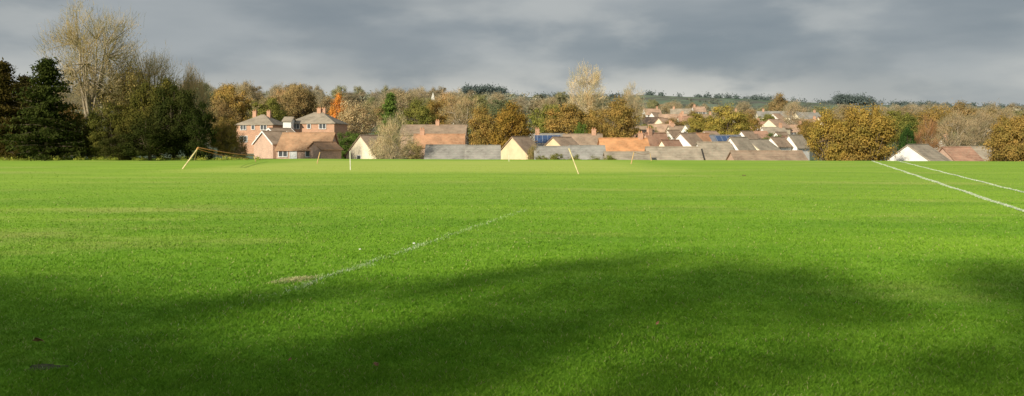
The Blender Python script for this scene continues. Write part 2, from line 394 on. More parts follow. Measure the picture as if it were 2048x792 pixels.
def gen(kind,seed):
    r=np.random.default_rng(seed); P0=[];P1=[];R0=[];R1=[]; VF=None
    lean=r.normal(0,.25,2)
    if kind in('leafy','bush','sparse'):
        if kind=='bush': c=(0,0,4.6); rad=(3.6,3.6,5.0); nc=95; th=4.
        elif kind=='leafy': c=(0,0,5.9); rad=(3.5,3.5,3.7); nc=85; th=4.
        else: c=(0,0,6.0); rad=(3.4,3.4,3.8); nc=80; th=5.
        C=ellips(r,nc,c,rad,.4,.5,.28)
        top=np.array([lean[0],lean[1],th]); limb(P0,P1,R0,R1,(0,0,-.4),top,.26,.17,r,.1)
        for p in C:
            s=r.uniform(.35,1.); st=top*np.array([s,s,s]); 
            if p[2]<st[2]: st=st*.5
            limb(P0,P1,R0,R1,st,p,.075,.02,r)
        sig=.52 if kind!='sparse' else .6
        k=210 if kind=='leafy' else (200 if kind=='bush' else 85)
        szs=r.uniform(.6,1.35,nc)
        cs=np.repeat(C,k,0); off=r.normal(0,1,(nc*k,3))*np.array([1,1,.72])*sig*np.repeat(szs,k)[:,None]
        pos=cs+off; nn=norm(off)+norm(pos-np.array(c))*.5+r.normal(0,.55,off.shape)+np.array([0,0,.25])
        keep=pos[:,2]>.05; pos=pos[keep];nn=nn[keep]
        VF=cards(pos,nn,r.uniform(.07,.14,len(pos)),1.3,r)
        if kind=='sparse': VF=twigs(r,C,c,VF,20)
        elif kind=='leafy': VF=twigs(r,C,c,VF,6)
    elif kind in('bare','poplar','tall'):
        if kind=='bare': c=(0,0,6.1); rad=(3.4,3.4,3.7); nc=75; th=4.6
        elif kind=='tall': c=(0,0,6.9); rad=(3.5,3.5,3.0); nc=150; th=4.4
        else: c=(0,0,5.6); rad=(3.2,3.2,4.2); nc=85; th=6.
        C=ellips(r,nc,c,rad,.35,1.2,.25); top=np.array([lean[0],lean[1],th])
        limb(P0,P1,R0,R1,(0,0,-.4),top,.24,.14,r,.1)
        mains=[ellips(r,1,c,np.array(rad)*.55,.8,3.)[0] for _ in range(11)]
        for mp in mains: limb(P0,P1,R0,R1,top*r.uniform(.45,1),mp,.12,.06,r,.3)
        for p in C:
            j=min(range(11),key=lambda q:np.linalg.norm(mains[q]-p)); limb(P0,P1,R0,R1,mains[j],p,.05,.015,r,.35)
        if kind=='tall':
            VF=twigs(r,C,c,None,36,.4,.6)
            ps=np.repeat(C,28,0); ps=ps+r.normal(0,.42,ps.shape); VL=cards(ps,r.normal(size=ps.shape),r.uniform(.03,.055,len(ps)),1.3,r)
            VF=(np.concatenate([VL[0],VF[0]]),np.concatenate([VL[1],VF[1]+len(VL[0])]))
        else: VF=twigs(r,C,c,None,55)
    elif kind=='conifer':
        limb(P0,P1,R0,R1,(0,0,-.4),(lean[0],lean[1],9.8),.24,.03,r,.04,8)
        pos=[];nn=[]
        for i in range(135):
            z=.6+9.1*(i/135.)**.9; Rr=(1-z/10.2)**.75*3.7*r.uniform(.4,1.3); a=i*2.4+r.normal(0,.3)
            st=np.array([lean[0]*z/10,lean[1]*z/10,z]); d=np.array([math.cos(a),math.sin(a),0]); en=st+d*Rr+np.array([0,0,r.uniform(-.45,.55)])
            limb(P0,P1,R0,R1,st,en,.05,.012,r,.1,3)
            m_=int(60+95*Rr/3.); t=r.uniform(.12,1.04,m_)
            w=(.14+.26*t)[:,None]
            pts=st+(en-st)*t[:,None]+r.normal(0,1,(m_,3))*np.array([1,1,.42])*w+np.array([0,0,-.1])
            pos.append(pts); nn.append(r.normal(0,.6,(m_,3))+np.array([0,0,.7])+d*.4)
        pos=np.concatenate(pos);nn=np.concatenate(nn); VF=cards(pos,nn,r.uniform(.06,.13,len(pos)),1.8,r)
    bv,bf=tubes(P0,P1,R0,R1,5)
    bark=make_mesh('trunk',bv,bf,[PALEBARK if kind in('bare','poplar','sparse','tall') else BARK],True)
    crown=make_mesh('crown',VF[0],VF[1],[LEAF]); return bark,crown
VAR={k:[gen(k,s*13+hash_) for s in range(nv)] for k,nv,hash_ in (('leafy',5,1),('bush',4,2),('sparse',3,3),('bare',4,4),('poplar',2,5),('conifer',3,6),('tall',1,9))}
W0={'leafy':8.6,'bush':8.6,'sparse':8.4,'bare':8.8,'poplar':8.2,'conifer':7.0,'tall':8.2}
ti=[0]
def place_tree(kind,x,y,H,W,colr,name,label,group=None):
    ti[0]+=1; bark,crown=VAR[kind][ti[0]%len(VAR[kind])]
    z=float(terr(x,y))-.15
    e=obj(name,None,loc=(x,y,z)); e['label']=label; e['category']='tree' if 'bush' not in name else 'bush'
    if group: e['group']=group
    e.empty_display_size=.5
    e.scale=(W/W0[kind]*random.uniform(.95,1.05),W/W0[kind],H/10.); e.rotation_euler=(0,0,random.random()*6.28)
    obj('trunk',bark,e); c=obj('crown',crown,e); j=random.uniform(.88,1.12); c.color=(colr[0]*j,colr[1]*j,colr[2]*j,1)
    return e
def T(kind,px,D,top,wpx,colr,name,label,group=None):
    x=wx(px,D); H=wz(top,D)-float(terr(x,D))
    return place_tree(kind,x,D,H,wpx/F*D,colr,name,label,group)
TAN=(.55,.43,.27);GOLD=(.5,.41,.24);OAK=(.42,.27,.07);OAKB=(.42,.29,.10);OLIVE=(.28,.28,.08);BROWN=(.36,.26,.13)
DKG=(.05,.06,.018);DKB=(.07,.06,.022);GREEN=(.16,.24,.06);ORANGE=(.8,.36,.09);PALE=(.66,.55,.38);GREYB=(.46,.37,.26)
gw='trees along the wooded field edge'
for kind,px,D,top,w,c_,nm,lb in [
 ('conifer',-130,90,120,150,DKG,'pine_tree','dark green pine at the edge of the field'),
 ('conifer',-45,88,140,130,DKB,'pine_tree','dark green pine at the edge of the field'),
 ('conifer',14,86,114,140,(.09,.072,.022),'pine_tree','brownish dark pine with layered branches beside the field'),
 ('conifer',92,84,108,140,(.055,.07,.02),'pine_tree','dark green pine with layered branches beside the field'),
 ('conifer',55,96,145,130,DKB,'pine_tree','dark brownish pine behind the field edge'),
 ('bush',-20,88,215,130,DKB,'evergreen_bush','dense dark bush at the field edge'),
 ('bush',50,90,225,110,DKG,'evergreen_bush','dense dark green bush at the field edge'),
 ('bush',120,90,235,110,DKG,'evergreen_bush','dense dark green bush at the field edge'),
 ('bush',165,88,218,90,(.13,.13,.035),'evergreen_bush','olive green bush below a tall bare tree'),
 ('sparse',135,104,200,80,(.26,.17,.06),'beech_tree','brown leaved tree behind the dark pines'),
 ('tall',182,97,22,172,GOLD,'ash_tree','tall pale golden tree nearly bare of leaves'),
 ('sparse',252,100,118,110,(.42,.34,.15),'ash_tree','medium tree with sparse tan leaves in the wood'),
 ('tall',300,104,104,130,(.48,.4,.24),'ash_tree','medium tree with bare tan twigs in the wood'),
 ('bare',388,108,140,90,TAN,'ash_tree','bare tan twigged tree behind dark bushes'),
 ('bush',218,87,196,90,(.13,.13,.035),'evergreen_bush','olive dark bush in the field edge wood'),
 ('bush',270,88,178,100,(.14,.13,.035),'evergreen_bush','tall olive bush in the field edge wood'),
 ('leafy',318,87,146,110,(.15,.14,.04),'holly_tree','olive green rounded tree in the field edge wood'),
 ('bush',348,85,168,110,(.06,.07,.022),'evergreen_bush','large dark green evergreen bush beside the field'),
 ('bush',395,84,192,80,(.045,.06,.018),'evergreen_bush','rounded near black evergreen bush beside the field'),
 ('bush',300,82,232,120,DKG,'evergreen_bush','low dark bush at the field edge'),
 ('bush',235,84,262,90,(.07,.075,.024),'evergreen_bush','low dark bush at the field edge'),
 ('bush',448,96,232,58,(.34,.25,.09),'beech_bush','brown leaved bush at the end of the wood'),
 ('sparse',478,112,262,36,(.4,.3,.14),'garden_bush','thin brown shrub beside a brick garage'),
 ]: T(kind,px,D,top,w,c_,nm,lb,gw)
gv='garden trees among the village houses'
for kind,px,D,top,w,c_,nm,lb in [
 ('leafy',440,175,200,80,BROWN,'beech_tree','brown leaved tree behind the houses'),
 ('leafy',468,215,166,85,OAKB,'oak_tree','brown autumn oak behind the houses'),
 ('leafy',540,215,192,75,OLIVE,'oak_tree','olive autumn tree behind the brick houses'),
 ('leafy',600,235,172,80,BROWN,'oak_tree','brown autumn tree behind the brick houses'),
 ('leafy',676,195,186,46,ORANGE,'cherry_tree','bright orange autumn tree beside a brick house'),
 ('sparse',712,175,198,90,TAN,'birch_tree','thin tan leaved tree beside a cream house'),
 ('bush',695,145,262,70,GREEN,'garden_bush','green garden bush beside a brick house'),
 ('conifer',780,200,182,66,GREEN,'cypress_tree','tall green conifer among the houses'),
 ('bare',785,112,228,85,PALE,'birch_tree','pale bare birch beside a cream gabled house'),
 ('sparse',762,116,262,50,PALE,'birch_tree','pale sparse birch beside a cream gabled house'),
 ('leafy',835,190,200,75,OLIVE,'oak_tree','olive autumn tree above the roofs'),
 ('leafy',872,210,196,75,OAKB,'oak_tree','brown autumn tree above the roofs'),
 ('bare',925,205,184,95,TAN,'ash_tree','bare tan twigged tree above the roofs'),
 ('sparse',825,120,274,54,(.55,.46,.24),'garden_bush','straggly tan shrub in front of a red roof'),
 ('leafy',968,142,212,88,OAKB,'oak_tree','dense golden brown oak standing among the houses'),
 ('leafy',1018,139,208,100,OAK,'oak_tree','dense golden brown oak standing among the houses'),
 ('leafy',1092,190,205,85,OLIVE,'oak_tree','olive brown tree behind the roofs'),
 ('leafy',1135,165,203,100,OAKB,'oak_tree','golden brown oak behind the roofs'),
 ('poplar',1170,250,130,88,PALE,'poplar_tree','tall pale bare poplar rising above the village'),
 ('poplar',1262,262,166,60,PALE,'poplar_tree','pale bare poplar rising above the village'),
 ('leafy',1236,170,198,95,OAKB,'oak_tree','golden brown oak behind the roofs'),
 ('leafy',1190,180,215,70,OAKB,'oak_tree','brown autumn oak behind the roofs'),
 ('bush',1161,150,243,34,GREEN,'garden_bush','small green tree between the roofs'),
 ('leafy',1405,195,222,75,(.42,.35,.1),'oak_tree','yellow olive autumn tree among the houses'),
 ('leafy',1455,190,210,95,(.44,.36,.1),'oak_tree','yellow olive autumn tree among the houses'),
 ('leafy',1350,240,236,60,BROWN,'oak_tree','brown garden tree among the houses'),
 ('sparse',1318,180,262,55,(.4,.3,.13),'garden_tree','thin brown garden tree between the roofs'),
 ('leafy',1292,215,246,44,OLIVE,'garden_tree','olive garden tree between orange roofs'),
 ('bush',1345,165,272,34,OLIVE,'garden_bush','olive garden bush between the roofs'),
 ('bush',1418,160,262,46,OLIVE,'garden_bush','olive garden bush between the roofs'),
 ('leafy',1382,290,222,50,BROWN,'oak_tree','brown garden tree among the upper houses'),
 ('bush',1548,170,262,60,GREEN,'garden_bush','green garden hedge beside a white house'),
 ('bush',1470,134,288,26,GREEN,'garden_bush','small green garden bush between gables'),
 ('bush',1310,122,290,30,OLIVE,'garden_bush','small olive garden bush beside a roof'),
 ('sparse',1066,118,286,30,(.4,.33,.15),'garden_bush','thin brown garden shrub beside a gable'),
 ('leafy',1500,230,230,50,OAKB,'oak_tree','brown garden tree among the upper houses'),
 ('leafy',1530,280,226,46,OLIVE,'oak_tree','olive garden tree among the upper houses'),
 ('leafy',1620,200,236,60,OAKB,'oak_tree','brown garden tree among the upper houses'),
 ('bare',1585,245,205,60,GREYB,'ash_tree','bare brown garden tree among the upper houses'),
 ('leafy',1556,360,186,50,(.4,.3,.16),'oak_tree','tall tan autumn tree above the upper houses'),
 ('leafy',1660,100,222,95,(.4,.29,.08),'oak_tree','large dense orange brown oak at the field edge'),
 ('leafy',1738,99,205,120,(.4,.28,.08),'oak_tree','large dense orange brown oak at the field edge'),
 ('leafy',1698,102,210,100,OAKB,'oak_tree','large dense golden brown oak at the field edge'),
 ('bush',1703,101,238,152,OAKB,'oak_tree','large dense orange brown oak at the field edge'),
 ('bush',1815,118,240,44,(.05,.1,.03),'holly_bush','dark green evergreen bush near the field edge'),
 ('bare',1853,124,232,55,(.48,.27,.15),'cherry_tree','reddish bare twigged tree near the field edge'),
 ('bare',1905,140,226,95,GREYB,'ash_tree','bare brown twigged tree behind the roofs'),
 ('bare',1950,150,220,100,GREYB,'ash_tree','bare brown twigged tree behind the roofs'),
 ('leafy',1800,190,216,80,OLIVE,'oak_tree','olive autumn tree behind the roofs'),
 ('sparse',1870,200,208,100,OAKB,'oak_tree','brown sparse leaved tree behind the roofs'),
 ('leafy',1925,230,206,80,BROWN,'oak_tree','brown autumn tree behind the roofs'),
 ('bare',2000,170,212,110,GREYB,'ash_tree','bare brown twigged tree behind the roofs'),
 ('leafy',1985,190,212,80,BROWN,'oak_tree','brown autumn tree behind the roofs'),
 ('leafy',2022,92,224,96,OAKB,'oak_tree','orange brown oak at the field edge'),
 ('bush',2028,94,238,92,OAK,'oak_tree','orange brown oak at the field edge'),
 ('leafy',2075,92,216,110,OAKB,'oak_tree','orange brown oak at the field edge'),
 ('bush',2140,92,230,110,OAK,'oak_tree','orange brown oak at the field edge'),
 ]: T(kind,px,D,top,w,c_,nm,lb,gv)
for px in (1085,1115,1150,1185,1222):
    T('bush',px,99,306+random.uniform(-2,2),42,(.26,.26,.08),'garden_bush','low olive hedge along the end of the field','low bushes along the field end')

pts=[]; tries=0
pal=[('bare',GREYB,'ash_tree','bare grey brown tree on the hillside'),('bare',TAN,'ash_tree','bare tan tree on the hillside'),
 ('sparse',(.48,.37,.21),'birch_tree','thinly leaved tan tree on the hillside'),('leafy',BROWN,'oak_tree','brown autumn oak on the hillside'),
 ('leafy',OAKB,'oak_tree','golden brown oak on the hillside'),('leafy',OLIVE,'oak_tree','olive green oak on the hillside'),
 ('leafy',(.16,.2,.08),'oak_tree','dark green tree on the hillside'),('conifer',(.13,.16,.09),'cypress_tree','dark green conifer on the hillside'),
 ('sparse',(.6,.38,.16),'maple_tree','orange autumn tree on the hillside')]
wts=[.17,.14,.18,.14,.12,.16,.05,.01,.03]
while len(pts)<275 and tries<12000:
    tries+=1; D=240+430*random.random()**.75; px=random.uniform(-120,2180)
    if 1275<px<1645 and D<430 and random.random()<.88: continue
    if px<380 and (D<300 or random.random()<.5): continue
    x=wx(px,D)
    if any((x-a)**2+(D-b)**2<(6.5+D*.006)**2 for a,b in pts): continue
    pts.append((x,D))
for x,D in pts:
    kind,c_,nm,lb=pal[int(np.random.default_rng(int(abs(x*97)+D*13)).choice(9,p=wts))]
    u=x/D
    H=(random.uniform(8,15)+ (D-240)/430*5)*float(np.interp(u,[-.5,-.2,-.05,.05,.15,.6],[1.1,1.05,.95,.85,.62,.74])); haze_mix=min(.5,D/1200)
    c2=tuple(v_*(1-haze_mix)+h_*haze_mix for v_,h_ in zip(c_,(.42,.4,.37)))  # distance haze painted into the leaf colour, greyer further away
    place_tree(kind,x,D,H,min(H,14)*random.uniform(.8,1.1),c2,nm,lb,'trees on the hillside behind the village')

def wood(name,pts,rad,k,size,colr,seed=3):
    r=np.random.default_rng(seed); C=np.array(pts); n=len(C); rr=np.repeat(np.array(rad),k)[:,None]
    off=r.normal(0,.5,(n*k,3))*np.array([1,1,.75])*rr; P=np.repeat(C,k,0)+off
    P[:,2]=np.maximum(P[:,2],terr(P[:,0],P[:,1])+.1)
    V,Fq=cards(P,norm(off)+r.normal(0,.5,off.shape)+np.array([0,0,.3]),r.uniform(.6,1.2,n*k)*size,1.3,r)
    o=obj(name,make_mesh(name,V,Fq,[LEAF]),kind='stuff'); o.color=tuple(colr)+(1,); return o
for nm,colr,sd in (('shrubbery',(.34,.26,.15),11),('shrubbery',(.22,.23,.09),12)):
    r=np.random.default_rng(sd); P=[];Rr=[]
    for i in range(480):
        D=r.uniform(185,650); px=r.uniform(-150,2200)
        if 480<px<690 and D<240: continue
        if 1275<px<1645 and D<400 and r.random()<.5: continue
        x=wx(px,D); q=r.uniform(1.6,3.6); P.append((x,D,float(terr(x,D))+q*.45)); Rr.append(q)
    wood(nm,P,Rr,60,.45,colr,sd)
for colr,sd in (((.4,.37,.31),31),((.32,.34,.28),32),((.44,.4,.33),33)):  # pale leaf colours with aerial haze painted in
    r=np.random.default_rng(sd); P=[];Rr=[]
    for i in range(270):
        D=r.uniform(520,760); px=r.uniform(-200,2250)
        if 1270<px<1500 and r.random()<.7: continue
        x=wx(px,D); hh=r.uniform(6,14)*float(np.interp(x/D,[-.5,0,.15,.6],[1.15,.95,.45,.72])); q=r.uniform(3.5,6)
        for k_ in range(3): P.append((x+r.normal(0,2),D+r.normal(0,2),float(terr(x,D))+hh*(.35+.3*k_)-1)); Rr.append(q*(1-.15*k_))
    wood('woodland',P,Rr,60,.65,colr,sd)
r=np.random.default_rng(5); P=[];Rr=[]
for i in range(560):
    px=r.uniform(-250,2350); D=r.uniform(1330,1430); 
    if r.random()<.3*(1+math.sin(px*.02)): continue
    x=wx(px,D); q=r.uniform(4,8.5); P.append((x,D,float(terr(x,D))+q*.35)); Rr.append(q)
for i in range(60):
    px=r.uniform(1672,1742); D=r.uniform(1290,1330); x=wx(px,D); q=r.uniform(6,9); P.append((x,D,float(terr(x,D))+q*r.uniform(.5,1.5))); Rr.append(q)
for i in range(70):
    px=r.uniform(925,1010); D=r.uniform(1300,1350); x=wx(px,D); q=r.uniform(6,9); P.append((x,D,float(terr(x,D))+q*r.uniform(.5,1.7))); Rr.append(q)
wood('far_woodland',P,Rr,90,1.1,(.14,.18,.2),5)  # bluish leaf colour stands in for haze over the ridge
P=[];Rr=[]
for i in range(1500):
    D=r.choice([780,850,930,1000,1080,1160,1240])+r.normal(0,14); px=r.uniform(-250,2350); x=wx(px,D)
    q=r.uniform(2.,7.); P.append((x,D,float(terr(x,D))+q*.3)); Rr.append(q)
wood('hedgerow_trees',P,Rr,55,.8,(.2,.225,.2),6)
P=[];Rr=[]
for i in range(260):
    px=r.uniform(-100,520); D=r.uniform(80,92); x=wx(px,D); 
    if r.random()<.3: continue
    q=r.uniform(.15,.5); P.append((x,D,float(terr(x,D))+q*.5)); Rr.append(q)
wood('rough_weeds',P,Rr,50,.05,(.42,.44,.1),8)

# ------------------------------------------------------------ shadow-casting oaks beside the photographer
tg=[(-8.4,9,.8),(-7.4,8.5,.8),(-6.3,8.9,.6),(-5.6,8.3,.6),(-4.7,7.8,.6),(-4.,7.3,.55),(-3.3,7.7,.4),(-2.6,8.2,.4),(-1.9,8.7,.38),(-6.6,7,.8),(-5.2,6.6,.7),(-4.4,6.0,.65),
 (-3.4,5.7,.6),(-2.7,5.3,.6),(-2.0,5.4,.55),(-1.3,5.9,.5),(-.7,6.5,.45),(-.1,7.1,.4),(-1.2,5.0,.55),(-.5,5.4,.45),(.2,6.1,.38),(-3.0,6.6,.4),
 (-.9,8.7,.34),(-.3,9.5,.38),(.5,10.2,.42),(1.3,10.7,.4),(2.1,11.2,.38),(2.9,10.6,.4),(3.6,9.9,.38),(2.2,9.4,.46),(1.2,9.3,.42),(.3,8.4,.42),(1.2,7.9,.42),(2.0,8.3,.46),(2.9,8.7,.42),(3.7,8.7,.36),(2.7,7.4,.36),(3.6,7.5,.34),(.6,7.2,.34),(1.7,7.0,.3),
 (1.0,5.4,.34),(2.1,5.8,.32),(3.2,5.7,.34),(4.2,6.3,.34),
 (5.7,9.5,.5),(6.5,10,.6),(5.3,8.2,.42),(4.9,7.0,.34),(6.4,8.3,.8),(7.4,9,.9)]
tr=[(-19.5,-11.5),(-14.5,-12),(-10,-11.5)]
r=np.random.default_rng(21); groups=[[],[],[]]
for gx,gy,rad in tg:
    t=(gy+12+r.uniform(-1.6,1.6))/math.cos(SUN_AZ); hgt=t*math.tan(SUN_EL)
    p=np.array([gx-math.sin(SUN_AZ)*t,gy-math.cos(SUN_AZ)*t,hgt])
    j=min(range(3),key=lambda q:abs(tr[q][0]-p[0])); groups[j].append((p,rad))
for j,(tx,ty) in enumerate(tr):
    for i in range(12):
        a=r.uniform(0,6.28); q=r.uniform(.8,2.4); groups[j].append((np.array([tx+q*math.cos(a),ty+q*math.sin(a)-.8,r.uniform(4.,5.4)]),r.uniform(.5,.7)))
for j,(tx,ty) in enumerate(tr):
    P0=[];P1=[];R0=[];R1=[]; b=np.array([tx,ty,0.])
    limb(P0,P1,R0,R1,(0,0,-.2),(0,0,6.),.3,.14,r,.05,5); pos=[];nn=[]
    for p,rad in groups[j]:
        q=p-b; limb(P0,P1,R0,R1,(0,0,min(6.,q[2]*.6)),q,.05,.012,r,.2)
        k=int(1450*rad**1.6); o_=r.normal(0,.68,(k,3))*rad*np.array([1,1,.42]); pos.append(q+o_); nn.append(r.normal(0,1,(k,3)))
    pos=np.concatenate(pos);nn=np.concatenate(nn); V_,F_=cards(pos,nn,r.uniform(.035,.065,len(pos)),1.3,r)
    e=obj('oak_tree',None,loc=(tx,ty,0),label='autumn oak at the near field edge casting shade',category='tree',group='oaks shading the near grass')
    bv,bf=tubes(P0,P1,R0,R1,7); obj('trunk',make_mesh('trunk',bv,bf,[BARK],True),e)
    c_=obj('crown',make_mesh('crown',V_,F_,[LEAF]),e); c_.color=(.2,.16,.04,1)

# ------------------------------------------------------------ houses
WHITE=(.86,.84,.79);CREAM=(.84,.75,.56);TANW=(.74,.6,.38);BRK=(.7,.37,.22);PINK=(.74,.49,.36)
RORG=(.56,.3,.17);RBRN=(.38,.27,.19);RGRY=(.33,.305,.275);RRED=(.44,.25,.17);RGB=(.4,.33,.25);RBUN=(.52,.3,.17)
FRM=plain_mat('white_frame',(.82,.81,.78),.06,4)
def wallmat(c): return brick_mat(c) if c in(BRK,PINK) else plain_mat('render_wall',c,.1,.8,.9)
_win={}
def window(parent,x,y,z,w,h,rot=0.,name='window'):
    k=(round(w,2),round(h,2),name)
    if k not in _win:
        g=pymesh(name,*box(-w/2,w/2,-.03,.02,-h/2,h/2),[glass_mat() if name=='window' else plain_mat('door_paint',(.7,.72,.7),.1)])
        t=.11; fr=[box(-w/2-t,-w/2,-.08,.02,-h/2-t,h/2+t),box(w/2,w/2+t,-.08,.02,-h/2-t,h/2+t),box(-w/2,w/2,-.08,.02,h/2,h/2+t),box(-w/2,w/2,-.12,.02,-h/2-t,-h/2)]
        if w>1.: fr.append(box(-.05,.05,-.07,-.031,-h/2,h/2))
        _win[k]=(g,pymesh('frame',*joinVF(fr),[FRM]))
    g,f_=_win[k]; o=obj(name,g,parent,(x,y,z)); o.rotation_euler=(0,0,rot); obj('frame',f_,o); return o
def house(cx,cy,w,d,yaw,ze,zr,wall,roof,name='house',label='',hip=False,chim=(),wins=(),gwins=(),barge=False,solar=False,door=None,group='village houses'):
    cor=[(cx+sx*w/2*math.cos(yaw)-sy*d/2*math.sin(yaw),cy+sx*w/2*math.sin(yaw)+sy*d/2*math.cos(yaw)) for sx in(-1,1) for sy in(-1,1)]
    zb=min(float(terr(a,b)) for a,b in cor)-.4; zb=min(zb,ze-2.4)
    e=obj(name,None,loc=(cx,cy,zb)); e.rotation_euler=(0,0,yaw); e['label']=label; e['category']='house'; e['group']=group
    ez=ze-zb; rz=zr-zb; ov=.3; sl=(rz-ez)/(d/2); th=.14
    wm=wallmat(wall)
    if hip: V,Fq=box(-w/2,w/2,-d/2,d/2,0,ez)
    else:
        prof=[(-d/2,0),(d/2,0),(d/2,ez-.02),(0,rz-th-.03),(-d/2,ez-.02)]
        V=[(-w/2,a,b) for a,b in prof]+[(w/2,a,b) for a,b in prof]
        Fq=[(4,3,2,1,0),(5,6,7,8,9)]+[(i,(i+1)%5,(i+1)%5+5,i+5) for i in range(5)]
    obj('wall',pymesh('wall',V,Fq,[wm]),e)
    a=d/2+ov; ezo=ez-ov*sl
    if hip:
        rl=max(.3,w/2-d/2*.9); b_=w/2+ov
        V=[(-b_,-a,ezo),(b_,-a,ezo),(b_,a,ezo),(-b_,a,ezo),(-rl,0,rz),(rl,0,rz),(-b_,-a,ezo-th),(b_,-a,ezo-th),(b_,a,ezo-th),(-b_,a,ezo-th)]
        Fq=[(0,1,5,4),(1,2,5),(2,3,4,5),(3,0,4),(6,7,1,0),(7,8,2,1),(8,9,3,2),(9,6,0,3),(9,8,7,6)]
    else:
        prof=[(-a,ezo),(0,rz),(a,ezo),(a,ezo-th),(0,rz-th),(-a,ezo-th)]; b_=w/2+.22
        V=[(-b_,p,q) for p,q in prof]+[(b_,p,q) for p,q in prof]
        Fq=[(0,1,4,5),(1,2,3,4),(11,10,7,6),(10,9,8,7)]+[(i,i+6,(i+1)%6+6,(i+1)%6) for i in range(6)]
    ro=obj('roof',pymesh('roof',V,Fq,[roof_mat(roof)]),e)
    rl2=(max(.3,w/2-d/2*.9) if hip else w/2+.2)
    Vv,Ff=tubes([(-rl2,0,rz+.0)],[(rl2,0,rz+.0)],[.11],[.11],6); obj('ridge_tile',make_mesh('ridge',Vv,Ff,[roof_mat(tuple(v_*.8 for v_ in roof))],True),ro)
    if barge and not hip:
        prof=[(-a-.01,ezo-th-.1),(-a-.01,ezo+.03),(0,rz+.05),(a+.01,ezo+.03),(a+.01,ezo-th-.1),(0,rz-th-.1)]
        for s in(-1,1):
            x0,x1=sorted((s*(b_+.003),s*(b_+.045))); V=[(x0,p,q) for p,q in prof]+[(x1,p,q) for p,q in prof]
            Fq=[(0,1,2,5),(2,3,4,5),(11,8,7,6),(11,10,9,8)]+[(i,(i+1)%6,(i+1)%6+6,i+6) for i in range(6)]
            obj('bargeboard',pymesh('bargeboard',V,Fq,[FRM]),ro)
    for fx,fy in chim:
        x=fx*w/2; y=fy*d/2; zc=rz-abs(y)*sl
        V,Fq=joinVF([box(x-.4,x+.4,y-.3,y+.3,zc-.6,rz+.75),box(x-.46,x+.46,y-.36,y+.36,rz+.752,rz+.88)])
        ch=obj('chimney',pymesh('chimney',V,Fq,[brick_mat(BRK)]),ro)
        Vv,Ff=tubes([(x-.2,y,rz+.88),(x+.2,y,rz+.88)],[(x-.2,y,rz+1.2),(x+.2,y,rz+1.2)],[.12,.12],[.1,.1],8); obj('chimney_pot',make_mesh('pot',Vv,Ff,[plain_mat('terracotta',(.5,.26,.14))],True),ch)
    for fx,z,ww,hh in wins: window(e,fx*w/2,-d/2-.022,z+ez,ww,hh)
    for fy,z,ww,hh in gwins: window(e,-w/2-.022,fy*d/2,z+ez,ww,hh,rot=-math.pi/2)
    if door is not None: window(e,door*w/2,-d/2-.022,ez-1.35,.95,2.,name='door')
    if solar:
        y0,y1=-d/2*.85,-d/2*.2; x0,x1=-w*.38,w*.38
        f=lambda y:rz-abs(y)*sl
        V=[(x0,y0,f(y0)+.07),(x1,y0,f(y0)+.07),(x1,y1,f(y1)+.07),(x0,y1,f(y1)+.07)]
        V+=[(x_,y_,z_+.05) for x_,y_,z_ in V]; Fq=box(0,1,0,1,0,1)[1]
        obj('solar_panel',pymesh('solar_panel',V,Fq,[solar_mat()]),ro)
    return e
def Rr_(pl,pr,D,eave,ridge,wall,roof,label,yaw=0.,d=None,**k):
    w=(pr-pl)/F*D; ze=wz(eave,D-2); zr=wz(ridge,D+1); d=d or max(5.5,(zr-ze)*2/.75)
    return house(wx((pl+pr)/2,D),D+d/2,w/math.cos(yaw),d,yaw,ze,zr,wall,roof,label=label,**k)
def G(gl,gj,gr,D,eave,ridge,wall,roof,label,yaw=36.,**k):
    y=math.radians(yaw); s=abs(math.sin(y)); c=abs(math.cos(y))
    d=(gj-gl)/F*D/s; w=max(4.,(gr-gj)/F*D/c); ze=wz(eave,D); zr=wz(ridge,D+2)
    kx=wx(gj,D); ky=D; lx,ly=-w/2,-d/2
    cx=kx-(lx*math.cos(y)-ly*math.sin(y)); cy=ky-(lx*math.sin(y)+ly*math.cos(y))
    return house(cx,cy,w,d,y,ze,zr,wall,roof,label=label,**k)
W2=((-.62,-.8,1.2,.95),(-.08,-.8,.6,.8),(.5,-.8,1.3,.95),(-.6,-3.3,1.6,1.2),(.3,-3.3,1.6,1.2))
Rr_(476,552,172,247,229,BRK,RGB,'two storey brick house with hipped brown roof',yaw=math.radians(-8),d=8,hip=True,chim=((-.45,0),(.3,.1)),wins=W2)
Rr_(578,674,160,244,224,BRK,RGB,'two storey brick house with white framed windows',yaw=math.radians(-6),d=8.5,hip=True,chim=((.05,0),(.22,.1)),wins=W2)
Rr_(566,582,158,240,234,WHITE,RGB,'small white flat dormer block beside a brick house',d=3)
G(486,546,562,134,286,262,PINK,RBRN,'brick gabled garage with white bargeboards',yaw=42,barge=True)
G(505,556,575,144,272,256,PINK,RBRN,'brick gabled bungalow with white bargeboards',yaw=42,barge=True)
Rr_(553,657,128,298,265,PINK,RBUN,'brick bungalow with orange brown tiled roof',d=8,wins=((-.75,-.75,1.3,.9),(.35,-.75,1.8,.9),(.82,-.75,.7,.9)),door=-.35)
G(607,642,650,126,297,284,PINK,RBUN,'small brick porch gable on a bungalow',yaw=50)
G(677,752,800,126,310,270,CREAM,RBRN,'cream gabled house partly hidden by a birch',yaw=46,gwins=((.1,-.6,.9,.9),))
Rr_(800,930,165,268,249,PINK,RBRN,'long brown tiled roof behind red roofs',d=8,chim=((.1,0),))
Rr_(826,926,140,292,268,PINK,RORG,'brick house with orange tiled roof',yaw=math.radians(3),chim=((-.7,0),))
Rr_(850,930,114,320,290,PINK,RGRY,'low terrace house with grey slate roof',yaw=math.radians(1))
Rr_(931,998,113.5,321,291,PINK,(.36,.33,.29),'low terrace house with paler grey slate roof',yaw=math.radians(1))
